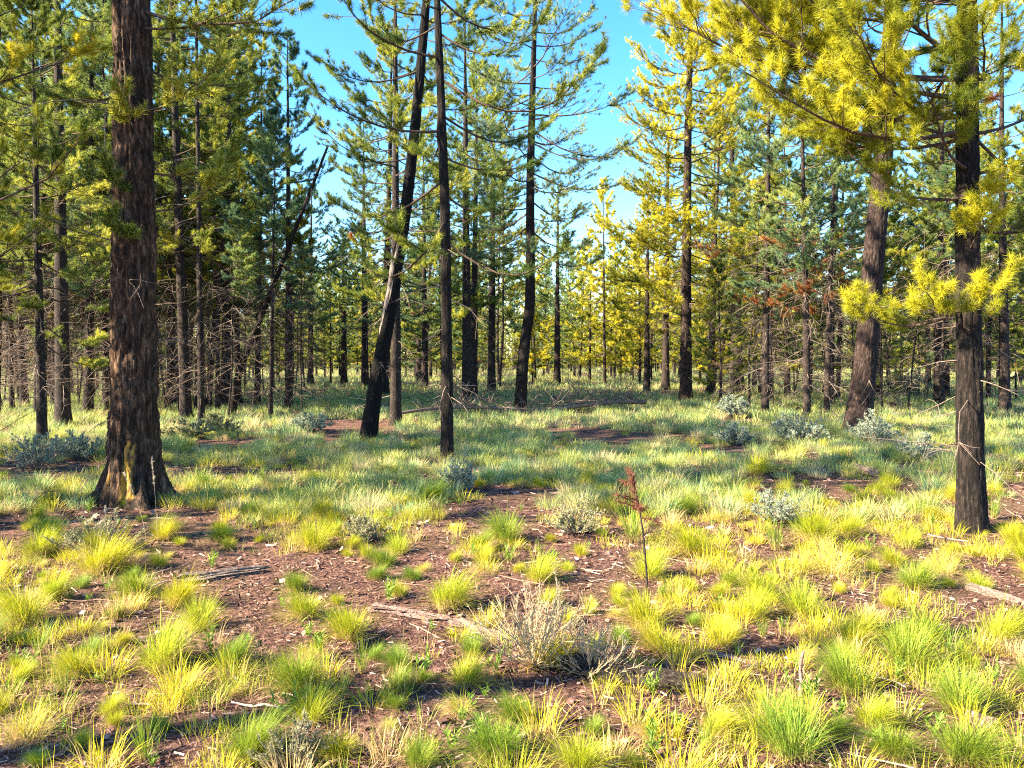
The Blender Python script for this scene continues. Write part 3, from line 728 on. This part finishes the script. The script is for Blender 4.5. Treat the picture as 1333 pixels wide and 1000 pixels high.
TL = [  # px, py of the base, width in px, kind, label
    (582, 790, 100, 'yellow', 'bright yellow bunchgrass tuft just left above the grey dry shrub'),
    (388, 897, 125, 'green', 'broad rounded green bunchgrass tuft in the left foreground'),
    (300, 905, 62, 'straw', 'straw-coloured flopped tuft just left of the broad rounded green one'),
    (455, 830, 95, 'yellow', 'yellow tuft above the dark forked wood scrap'),
    (520, 872, 66, 'green', 'small dark green tuft right of the dark forked wood scrap'),
    (605, 892, 84, 'yellow', 'yellow-green tuft below the pale rotten bark slab'),
    (648, 985, 140, 'green', 'large spreading tuft at the bottom centre edge'),
    (700, 757, 70, 'yellow', 'golden tuft with pale base above the grey dry shrub'),
    (842, 815, 95, 'yellow', 'yellow tuft at the foot of the dead red-topped sapling'),
    (905, 722, 100, 'yellow', 'wide sunlit yellow tuft right of the dead red-topped sapling'),
    (995, 782, 85, 'yellow', 'vivid lime-yellow tuft on bare soil right of the dead sapling'),
    (1105, 900, 112, 'green', 'dense green tuft right of the upright splintered stake'),
    (1030, 985, 155, 'green', 'very large green-brown tuft at the bottom, below the upright stake'),
    (940, 842, 75, 'yellow', 'yellow-green tuft above the dark rotting log end'),
    (1085, 750, 125, 'straw', 'wide flattened green and straw tuft left of the near pine foot'),
    (1060, 704, 84, 'yellow', 'yellow-green tuft behind the wide flattened straw one'),
    (1210, 838, 95, 'green', 'green tuft left of the grey branch under the near pine'),
    (1300, 835, 86, 'yellow', 'yellow tuft at the right edge above the pale scattered sticks'),
    (1255, 992, 150, 'green', 'long-bladed green tuft beside the pale wood chunk'),
    (1165, 985, 110, 'green', 'arching green tuft between two large tufts at the bottom right'),
    (142, 930, 52, 'yellow', 'small upright yellow tuft on bare soil at the lower left'),
    (35, 965, 120, 'straw', 'pale silvery long-bladed tuft in the lower left corner'),
    (188, 990, 64, 'tall', 'few tall green blades at the bottom left on bare soil'),
    (32, 812, 105, 'yellow', 'yellow tuft at the left edge midway up the foreground'),
    (50, 725, 90, 'yellow', 'pale yellow tuft at the left edge near the massive trunk'),
    (410, 716, 74, 'yellow', 'lone tuft half in shade right of the massive trunk'),
    (660, 705, 80, 'green', 'green tuft in the shade edge below the slender centre pine'),
    (545, 1000, 82, 'green', 'dark green tuft at the bottom edge left of the large spreading one'),
    (440, 985, 84, 'yellow', 'yellow tuft behind the pale rabbitbrush at the bottom'),
    (100, 880, 84, 'yellow', 'yellow-straw tuft left of the broad rounded green one'),
    (232, 790, 80, 'yellow', 'sunlit tuft beside the reddish rotten log at the left'),
    (130, 745, 110, 'yellow', 'wide yellow tuft in front of the massive trunk'),
    (915, 985, 56, 'tall', 'narrow tall green tuft left of the very large green-brown one'),
    (848, 960, 62, 'straw', 'faded straw tuft below the dark rotting log'),
    (560, 652, 64, 'green', 'shaded tuft just below the slender centre pine'),
    (888, 668, 66, 'green', 'green tuft behind the wide sunlit yellow one'),
    (1190, 765, 84, 'green', 'green tuft left of the foot of the near pine'),
    (1325, 715, 70, 'yellow', 'yellow tuft at the right edge behind the near pine'),
    (985, 618, 60, 'yellow', 'small sunlit yellow tuft in the middle distance on the right'),
    (1045, 860, 60, 'straw', 'thin straw tuft behind the upright splintered stake'),
]
for px, py, w, k, lab in TL:
    x, y, z = at(px, py)
    tuft(k, x, y, w / 1000 * y, lab)
tries = 0
# spots the photo shows as bare soil or fallen wood
BARE = ((470, 690, 785, 850), (735, 925, 865, 930), (230, 350, 742, 785), (1240, 1350, 770, 825), (215, 290, 835, 985), (890, 1035, 855, 925), (1150, 1320, 875, 925), (540, 700, 650, 690), (195, 225, 820, 850))
gl = {'yellow': 'yellow bunchgrass tuft on the sunlit forest floor', 'green': 'green bunchgrass tuft among the yellow ones', 'straw': 'dry straw-coloured tuft among the living grass', 'tall': 'sparse upright tuft of tall green blades'}
while len(tufts) < 285 and tries < 20000:
    tries += 1
    py = 625 + 380 * rnd.random() ** 1.0; px = rnd.uniform(-40, 1375)
    if any(a < px < b and c < py < d for a, b, c, d in BARE): continue
    x, y, z = at(px, py)
    w = .14 + .34 * rnd.random() ** 1.6
    if fbm(x * .8 + 4, y * .8, 1.5, 2) < .34: continue
    if any((x - a) ** 2 + (y - b) ** 2 < (.41 * (w + c)) ** 2 for a, b, c in tufts): continue
    k = rnd.choices(('yellow', 'green', 'straw', 'tall'), (.5, .26, .16, .08))[0]
    tuft(k, x, y, w, gl[k])
def meadow():
    rg = np.random.default_rng(17); a = Acc()
    def band(d0, d1, nt, nb, h, w, segs, thr, R0, mat=0, sp=.45, tb=.25):
        d = np.sqrt(rg.uniform(d0 ** 2, d1 ** 2, nt)); x = rg.uniform(-.80, .80, nt) * d
        dens = fbm(x * .55, d * .55, 3.7, 3)
        k = dens > thr; x, d = x[k], d[k]; nt = len(x)
        tz = gz(x, d); hh = h * rg.uniform(.45, 1.3, nt); tn = tb + .5 * fbm(x * .25, d * .25, 8.8, 2) + rg.normal(0, .27, nt)
        ix = np.repeat(np.arange(nt), nb); n = len(ix); az = rg.uniform(0, 6.283, n); rr = R0 * np.sqrt(rg.uniform(0, 1, n))
        root = np.stack([x[ix] + rr * np.cos(az), d[ix] + rr * np.sin(az), tz[ix] - .01], -1)
        kind = ((rg.uniform(size=n) < .12) | (rg.uniform(size=nt) < .13)[ix]).astype(float) * .85
        blades(a, rg, root, az + rg.normal(0, .5, n), np.abs(rg.normal(0, sp, n)) + .03, rg.uniform(.3, 1.4, n), hh[ix] * rg.uniform(.6, 1.15, n), w * rg.uniform(.7, 1.3, n), np.clip(tn[ix] + rg.normal(0, .12, n), 0, 1), segs, mat, kind)
    band(2.3, 9, 1300, 16, .13, .003, 2, .46, .05, 1)
    band(2.3, 9.5, 800, 110, .16, .0036, 3, .50, .07, 1, .55, .35)
    band(7.4, 16, 1700, 190, .23, .0055, 3, .43, .12, 0, .72)
    band(7.4, 16, 600, 80, .19, .006, 3, .36, .10, 1, .7, .2)
    band(16, 30, 5000, 60, .26, .011, 2, .37, .14, 0, .6)
    band(30, 60, 8000, 20, .32, .024, 2, .34, .2)
    band(60, 110, 6000, 12, .4, .05, 1, .2, .4)
    tag(a.build('grass', [M_meadow, M_grass]), 'shade-tinted blue-green and yellow meadow grass carpeting the clearing between trunks', 'grass', kind='stuff')
meadow()
def litter():
    rg = np.random.default_rng(3); a = Acc()
    for n, d0, d1, l, w in ((34000, 2.3, 6, .042, .0030), (24000, 6, 13, .07, .006), (2600, 2.3, 7, .030, .022), (1800, 7, 13, .05, .035)):
        d = np.sqrt(rg.uniform(d0 ** 2, d1 ** 2, n)); x = rg.uniform(-.75, .75, n) * d; az = rg.uniform(0, 6.283, n)
        L = l * rg.uniform(.3, 1.4, n); z = gz(x, d) + rg.uniform(.003, .016, n)
        u = np.stack([np.cos(az), np.sin(az), rg.normal(0, .14, n)], -1) * L[:, None] / 2; v = np.stack([-np.sin(az), np.cos(az), rg.normal(0, .5, n)], -1) * (w * rg.uniform(.6, 1.8, n))[:, None] / 2
        p = np.stack([x, d, z], -1)
        a.add(np.stack([p - u - v, p + u - v, p + u + v, p - u + v], 1), quads=np.arange(n * 4), col=np.repeat(np.stack([rg.beta(2, 2.2, n), np.zeros(n), np.zeros(n)], -1), 4, 0))
    n = 800; d = np.sqrt(rg.uniform(2.3 ** 2, 144, n)); x = rg.uniform(-.75, .75, n) * d; az = rg.uniform(0, 6.283, n); L = rg.uniform(.06, .35, n); k = np.linspace(-.5, .5, 4)
    P = np.stack([x, d, gz(x, d) + .012], -1)[:, None] + np.stack([np.cos(az), np.sin(az), rg.normal(0, .06, n)], -1)[:, None] * (L[:, None] * k)[..., None] + rg.normal(0, .006, (n, 4, 3))
    tubes(a, P, np.full((n, 1), .004) * rg.uniform(.5, 1.5, (n, 1)) * (1 - .5 * np.abs(k)), 4, 0, np.stack([rg.beta(3, 2, n), np.zeros(n), np.zeros(n)], -1))
    tag(a.build('pine_litter', [M_litter]), 'fallen needles, bark flakes and twigs strewn over the soil', 'litter', kind='stuff')
litter()

# ------------------------------------------------------------------ shrubs
def shrub(px, py, wpx, hpx, label, leaf, seed, nst=40, leafn=9, name='sagebrush', cat='shrub', group=None, stemmat=None, ll=.035, lw=.010):
    x, y, z = at(px, py); rg = np.random.default_rng(seed)
    root = thing(name, (x, y, z), label, cat, group)
    w = wpx / 1000 * y / 2; h = hpx / 1000 * y
    ll, lw = max(ll * y / 11, .013), max(lw * y / 11, .004)
    az = rg.uniform(0, 6.283, nst); rr = np.sqrt(rg.uniform(.02, 1, nst)); k = np.linspace(0, 1, 6)
    hh = h * (1 - .55 * rr ** 2) * rg.uniform(.7, 1.1, nst)
    P = np.stack([(w * rr * np.cos(az))[:, None] * k ** .8, (w * rr * np.sin(az))[:, None] * k ** .8, hh[:, None] * k ** 1.1], -1) + rg.normal(0, .02, (nst, 6, 3)) * k[:, None] * h * 1.5
    a = Acc(); tubes(a, P, np.full((nst, 1), .0055 if name != 'dry_shrub' else .0032) * (1 - .75 * k), 4)
    q = 7; ix = np.repeat(np.arange(nst), q); uu = rg.uniform(.3, .98, nst * q); fi = uu * 5; i0 = np.minimum(fi.astype(int), 4); pp = P[ix, i0] + (P[ix, i0 + 1] - P[ix, i0]) * (fi - i0)[:, None]
    dd = nrm(nrm(P[ix, i0 + 1] - P[ix, i0]) + rg.normal(0, .5, (nst * q, 3)) + np.array([0, 0, .3])); l2 = h * rg.uniform(.10, .30, nst * q); k3 = np.linspace(0, 1, 3)
    T = pp[:, None] + dd[:, None] * (l2[:, None] * k3)[..., None]
    tubes(a, T, np.full((nst * q, 1), .0022) * (1 - .6 * k3), 3)
    a.build('stems', [M_plume if name == 'dry_shrub' else M_dead], root)
    if leafn:
        lv = Acc(); e = np.repeat(np.arange(nst * q), 3); s3 = rg.uniform(.3, 1, len(e))
        p = T[e, 0] + (T[e, 2] - T[e, 0]) * s3[:, None]
        tn = np.clip(.5 + (noise3(p[:, 0] * 5 + seed, p[:, 1] * 5, p[:, 2] * 5) - .5) * .7 + rg.normal(0, .15, len(e)), 0, 1)
        needles(lv, rg, p, dd[e], leafn, ll, lw, .8, np.stack([tn, tn * 0, tn * 0], -1), 0, .02)
        lv.build('foliage', [leaf], root)
SH = [
    (48, 612, 80, 48, 'dense blue-grey sagebrush at the left edge below the slim pine', M_sage, 'sagebrush'),
    (100, 600, 60, 40, 'grey-green sagebrush between the slim pine and the massive trunk', M_sage, 'sagebrush'),
    (245, 570, 70, 24, 'low yellowish shrub right behind the massive trunk', M_dryshrub, 'shrub'),
    (285, 565, 60, 26, 'pale shrub at the foot of the leaning dead snag', M_dryshrub, 'shrub'),
    (405, 562, 60, 26, 'low grey-blue shrub at the shaded edge of the left stand', M_sage, 'sagebrush'),
    (955, 545, 40, 32, 'twiggy pale grey shrub below the tangled dead branches', M_sage, 'sagebrush'),
    (955, 580, 50, 30, 'sparse grey sagebrush in front of the twiggy pale one', M_sage, 'sagebrush'),
    (1040, 580, 76, 42, 'wide grey-blue sagebrush left of the thick leaning trunk', M_sage, 'sagebrush'),
    (1138, 580, 60, 42, 'rounded grey-blue sagebrush at the foot of the thick leaning trunk', M_sage, 'sagebrush'),
    (1180, 520, 60, 44, 'blue-green sagebrush behind the right of the leaning trunk', M_sage, 'sagebrush'),
    (1195, 600, 60, 34, 'grey sagebrush between the leaning trunk and the near pine', M_sage, 'sagebrush'),
    (1008, 682, 82, 44, 'low silvery sagebrush in the grass right of the dead sapling', M_sage, 'sagebrush'),
    (750, 694, 90, 40, 'silvery spreading shrub left of the dead sapling', M_dryshrub, 'shrub'),
    (475, 706, 62, 40, 'pale straw-grey shrub in the shade edge left of centre', M_dryshrub, 'shrub'),
    (380, 995, 110, 60, 'pale green rabbitbrush at the bottom left of centre', M_dryshrub, 'shrub'),
    (130, 720, 120, 50, 'feathery pale shrub in front of the massive trunk', M_dryshrub, 'shrub'),
    (600, 640, 50, 44, 'dark twiggy shrub right at the foot of the slender centre pine', M_sage, 'sagebrush'),
]
for i, (px, py, w, h, lab, lf, nm) in enumerate(SH):
    shrub(px, py, w, h, lab, lf, 700 + i, name=nm, group='shrubs among the grass')
shrub(695, 868, 190, 118, 'grey dry shrub with fine bare twigs in the centre foreground', M_dryshrub, 790, nst=54, leafn=4, name='dry_shrub', ll=.03, lw=.010)
shrub(770, 880, 130, 70, 'low tangle of pinkish bare twigs at the left end of the dark rotting log', M_dryshrub, 791, nst=44, leafn=2, name='dry_shrub', ll=.02, lw=.008)
# ------------------------------------------------------------------ leafy forbs
def forb_mesh(seed):
    rg = np.random.default_rng(seed); a = Acc(); n = 16
    s = rg.integers(3, 6); az0 = rg.uniform(0, 6.28, s)
    for j in range(s):
        h = rg.uniform(.06, .16); tip = np.array([.04 * math.cos(az0[j]), .04 * math.sin(az0[j]), h])
        k = np.linspace(0, 1, 4); P = tip * k[:, None]
        tubes(a, P, np.full(4, .0018), 4, 0, np.array([[.4, 0, 0]]))
        m = 9; u = rg.uniform(.2, 1, m); az = rg.uniform(0, 6.28, m)
        blades(a, rg, tip * u[:, None], az, rg.uniform(.5, 1.2, m), rg.uniform(.1, .7, m), rg.uniform(.03, .07, m), rg.uniform(.009, .015, m), np.clip(rg.normal(.5, .2, m), 0, 1), 3)
    return a.mesh('forb', [M_forb])
FM = [forb_mesh(800 + i) for i in range(5)]
fo = 0; tries = 0
FP = [(815, 590 + 250), (275, 850), (400, 830), (700, 720), (1240, 860), (1290, 890), (1215, 960), (850, 905), (880, 950), (30, 755), (275, 740), (330, 690), (500, 690)]
while fo < 90 and tries < 3000:
    tries += 1
    if fo < len(FP): px, py = FP[fo]
    else: px, py = rnd.uniform(0, 1333), 640 + 360 * rnd.random()
    x, y, z = at(px, py)
    o = bpy.data.objects.new('leafy_forb', rnd.choice(FM)); C.objects.link(o)
    s = rnd.uniform(.5, 1.0); o.location = (x, y, z); o.rotation_euler = (0, 0, rnd.uniform(0, 6.28)); o.scale = (s, s, s)
    tag(o, 'small green leafy plant between the grass tufts', 'plant', 'leafy plants between the tufts'); fo += 1

# ------------------------------------------------------------------ deadwood on the ground
def log(name, px0, py0, px1, py1, r, label, m, seed, cat='log', flat=.7, taper=.35, lift=.3, rough=.35, group=None, bend=.03):
    x0, y0, z0 = at(px0, py0); x1, y1, z1 = at(px1, py1); rg = np.random.default_rng(seed)
    L = math.hypot(x1 - x0, y1 - y0); n = max(24, int(L / .02)); n = min(n, 160); S = 28
    s = np.linspace(0, 1, n); th = np.arange(S) / S * 2 * np.pi
    rr = r * (1 - taper * s) * np.minimum(1, np.minimum(s, 1 - s) / .03 + .35)
    SS, TH = np.meshgrid(s, th, indexing='ij')
    f = np.abs(2 * noise3(np.cos(TH) * 4 + seed, np.sin(TH) * 4, SS * L * 3) - 1); f2 = fbm(np.cos(TH) * 9, np.sin(TH) * 9 + seed, SS * L * 14, 2)
    RRr = rr[:, None] * (1 - rough + rough * 1.6 * f + rough * .7 * (f2 - .5))
    v = RRr * np.sin(TH) * flat + (r * lift * (1 - taper * SS)); u = RRr * np.cos(TH) + bend * L * np.sin(SS * np.pi * 1.3 + seed)
    # built along local X so that the wood grain follows the log
    V = np.stack([(SS - .5) * L + (fbm(np.cos(TH) * 3, np.sin(TH) * 3, seed, 2) - .5) * r * 2.5 * np.where(SS < .5, 1, -1) * (np.abs(SS - .5) * 2) ** 6, u, v], -1)
    a = Acc(); k, j = np.meshgrid(np.arange(n - 1), np.arange(S), indexing='ij'); j2 = (j + 1) % S
    a.add(V, quads=np.stack([k * S + j, k * S + j2, (k + 1) * S + j2, (k + 1) * S + j], -1), smooth=False)
    for e, kk in ((0, 0), (1, n - 1)):
        c = V[kk].mean(0); a.add(np.concatenate([V[kk], c[None]]), tris=np.stack([np.arange(S), (np.arange(S) + 1) % S, np.full(S, S)], -1))
    cx, cy = (x0 + x1) / 2, (y0 + y1) / 2
    o = a.build(name, [m], None, (cx, cy, (z0 + z1) / 2)); o.rotation_euler = (0, -math.atan2(z1 - z0, max(L, .01)), math.atan2(y1 - y0, x1 - x0))
    return tag(o, label, cat, group)
log('bark_slab', 482, 794, 590, 808, .062, 'pinkish-white flaking rotten bark slab in the centre left foreground', M_palewood, 1, 'bark slab', .35, .2, .25, .85)
log('bark_slab', 590, 812, 660, 832, .055, 'pale sun-bleached bark slab running under the grey dry shrub', M_palewood, 2, 'bark slab', .3, .3, .25, .8)
log('rotting_log', 738, 872, 912, 898, .085, 'dark rotting log with split grey grain in the foreground', M_darkwood, 3, 'log', .7, .3, .4, .5)
log('rotting_log', 235, 758, 345, 745, .065, 'reddish-brown rotten log lying in the sunlit grass at the left', M_wood, 4, 'log', .7, .3, .35, .5)
log('rotting_log', 1260, 768, 1340, 792, .045, 'grey weathered log on the ground right of the near pine', M_wood, 5, 'log', .8, .3, .5, .35)
log('rotting_log', 1090, 826, 1175, 818, .04, 'dark log half hidden behind the dense green tuft', M_darkwood, 6, 'log', .8, .3, .4, .4)
log('rotting_log', 1108, 612, 1142, 620, .09, 'short brown log piece in the grass left of the near pine', M_wood, 7, 'log', .7, .2, .5, .35)
log('fallen_branch', 850, 618, 905, 614, .045, 'pale bleached branch lying in the grass behind the dead sapling', M_palewood, 8, 'branch', .8, .5, .5, .3)
log('fallen_branch', 215, 700, 320, 690, .02, 'thin dark branch on the shaded soil right of the massive trunk', M_wood, 9, 'branch', 1, .5, .5, .2)
log('fallen_branch', 1135, 868, 1290, 852, .013, 'thin bleached stick lying under the near pine tufts', M_palewood, 10, 'branch', 1, .5, .9, .2)
log('fallen_branch', 1150, 850, 1240, 880, .010, 'second bleached stick crossing the first under the near pine tufts', M_palewood, 12, 'branch', 1, .5, 2.6, .2)
log('fallen_branch', 960, 790, 985, 800, .014, 'small curved pale stick below the vivid lime-yellow tuft', M_palewood, 13, 'branch', 1, .4, .8, .2)
log('fallen_branch', 905, 850, 1000, 866, .016, 'pale stick on bare soil left of the upright stake', M_palewood, 14, 'branch', 1, .5, .8, .2)
log('wood_chip', 972, 872, 1003, 862, .018, 'small split wood chip lying left of the upright stake', M_wood, 15, 'wood chip', .6, .2, .6, .3)
log('wood_chip', 1262, 942, 1292, 948, .038, 'pale greyish wood chunk in the lower right corner grass', M_palewood, 16, 'wood chunk', .9, .2, .5, .3)
log('wood_chip', 705, 726, 722, 722, .03, 'brown wood chip on shaded soil above the golden tuft', M_wood, 17, 'wood chip', .5, .2, .6, .3)
log('wood_chip', 203, 842, 224, 826, .045, 'grey wood scrap on bare soil in the left foreground', M_darkwood, 18, 'wood chip', .8, .3, .6, .3)
log('wood_chip', 466, 852, 494, 836, .035, 'dark forked wood scrap left of the small dark green tuft', M_darkwood, 19, 'wood chip', .9, .3, .9, .3)
def stake():
    x, y, z = at(1041, 905); rg = np.random.default_rng(4); a = Acc()
    k = np.linspace(0, 1, 14); P = np.stack([.012 * k + .006 * np.sin(k * 7), 0 * k, .22 * k - .01], -1)
    tubes(a, P, .013 * (1 - .5 * k) * (1 + .3 * rg.normal(0, .5, 14)), 7)
    tag(a.build('splintered_stake', [M_palewood], None, (x, y, z)), 'upright splintered pale stake standing in bare soil', 'stake')
stake()
def dead_sapling():
    x, y, z = at(842, 802); rg = np.random.default_rng(8)
    root = thing('dead_sapling', (x, y, z), 'dead pine sapling with bare stem and rust-red needles at its top', 'sapling')
    a = Acc(); W = np.array([at_depth(px, py, y) for px, py in ((844, 802), (842, 750), (838, 700), (832, 660), (824, 622))]) - np.array([x, y, z])
    k = np.linspace(0, 1, 16); P = np.stack([np.interp(k, np.linspace(0, 1, 5), W[:, j]) for j in range(3)], -1)
    tubes(a, P, .0075 * (1 - .5 * k), 7)
    nl = Acc(); n = 16
    u = np.concatenate([rg.uniform(.62, 1, 12), rg.uniform(.15, .6, 4)]); p0 = np.stack([np.interp(u, k, P[:, j]) for j in range(3)], -1)
    d = nrm(rg.normal(size=(n, 3)) * np.array([1, 1, .4]) + np.array([0, 0, .55])); L = rg.uniform(.06, .16, n); q = np.linspace(0, 1, 4)
    T = p0[:, None] + d[:, None] * (L[:, None] * q)[..., None]
    tubes(a, T, np.full((n, 1), .003) * (1 - .5 * q), 4); a.build('stem', [M_bark_mid], root)
    tp = T[:12, 1:].reshape(-1, 3); td = np.repeat(d[:12], 3, 0)
    needles(nl, rg, tp, td, 30, .05, .003, .8, np.stack([rg.uniform(.1, .9, len(tp)), np.zeros(len(tp)), np.zeros(len(tp))], -1), 0, .03)
    needles(nl, rg, P[-2:], np.array([[0, 0, 1.], [0, 0, 1]]), 60, .05, .003, .8, np.full((2, 3), .4), 0, .05)
    nl.build('dead_needles', [M_rust], root)
dead_sapling()
def fallen_tree():
    rg = np.random.default_rng(12); x0, y0, z0 = at(522, 548); x1, y1, z1 = at(838, 533)
    root = thing('fallen_tree', (x0, y0, z0), 'fallen dead tree with tangled bare branches lying across the clearing', 'fallen tree')
    k = np.linspace(0, 1, 40); D = np.array([x1 - x0, y1 - y0, z1 - z0]); P = D * k[:, None] + np.stack([0 * k, .25 * np.sin(k * 5), .20 + .08 * np.sin(k * 9)], -1)
    a = Acc(); tubes(a, P, (.04 + .03 * k), 12); a.build('trunk', [M_wood], root)
    a = Acc(); n = 130; i0 = rg.integers(4, 39, n); d = nrm(rg.normal(size=(n, 3)) * np.array([1, .8, .5]) + np.array([-.5, 0, .75])); L = rg.uniform(.3, 1.3, n) * np.where((i0 > 14) & (i0 < 34), 1.2, .7); q = np.linspace(0, 1, 6)
    T = P[i0][:, None] + d[:, None] * (L[:, None] * q)[..., None] + np.cumsum(rg.normal(0, .03, (n, 6, 3)), 1); T[..., 2] -= L[:, None] * .3 * q ** 2; T[..., 2] = np.maximum(T[..., 2], .02)
    tubes(a, T, np.full((n, 1), .014) * (1 - .75 * q), 4)
    ix = np.repeat(np.arange(n), 5); j = rg.integers(1, 5, n * 5); pp = T[ix, j]; dd = nrm(d[ix] + rg.normal(0, .7, (n * 5, 3))); l2 = rg.uniform(.12, .5, n * 5); q3 = np.linspace(0, 1, 4)
    T2 = pp[:, None] + dd[:, None] * (l2[:, None] * q3)[..., None]
    tubes(a, T2, np.full((n * 5, 1), .006) * (1 - .6 * q3), 3)
    a.build('deadwood', [M_dead], root)
fallen_tree()
# grass stalks with pale seed heads by the massive trunk
def stalk(px, py, hpx, dx, label, plume=True, seed=0):
    x, y, z = at(px, py); rg = np.random.default_rng(seed + 40)
    root = thing('grass_stalk', (x, y, z), label, 'grass stalk', 'seed stalks by the massive trunk')
    h = hpx / 1000 * y; k = np.linspace(0, 1, 12); P = np.stack([dx / 1000 * y * k ** 1.6, 0 * k, h * k], -1)
    a = Acc(); tubes(a, P, .0022 * (1 - .5 * k), 5); a.build('stem', [M_plume], root)
    a = Acc(); n = 26 if plume else 14; u = rg.uniform(.68, 1, n); p = np.stack([np.interp(u, k, P[:, j]) for j in range(3)], -1); d = nrm(P[-1] - P[-3])[None].repeat(n, 0)
    needles(a, rg, p, d, 5, .045 if plume else .03, .005, .35, np.stack([rg.uniform(.3, 1, n), np.zeros(n), np.zeros(n)], -1), 0, .02); a.build('seed_head', [M_plume], root)
stalk(92, 712, 42, 34, 'short stalk with silvery arching plume left of the massive trunk', True, 1)
stalk(100, 718, 40, 34, 'lower silvery plume just right of the first one', True, 2)
stalk(205, 706, 112, -6, 'tall pale stalk in front of the right side of the massive trunk', False, 3)
stalk(190, 704, 90, -28, 'tall stalk leaning left across the massive trunk', False, 4)
stalk(136, 700, 42, 2, 'short straight stalk left of the massive trunk base', False, 5)
# thin dark stem in the middle grass
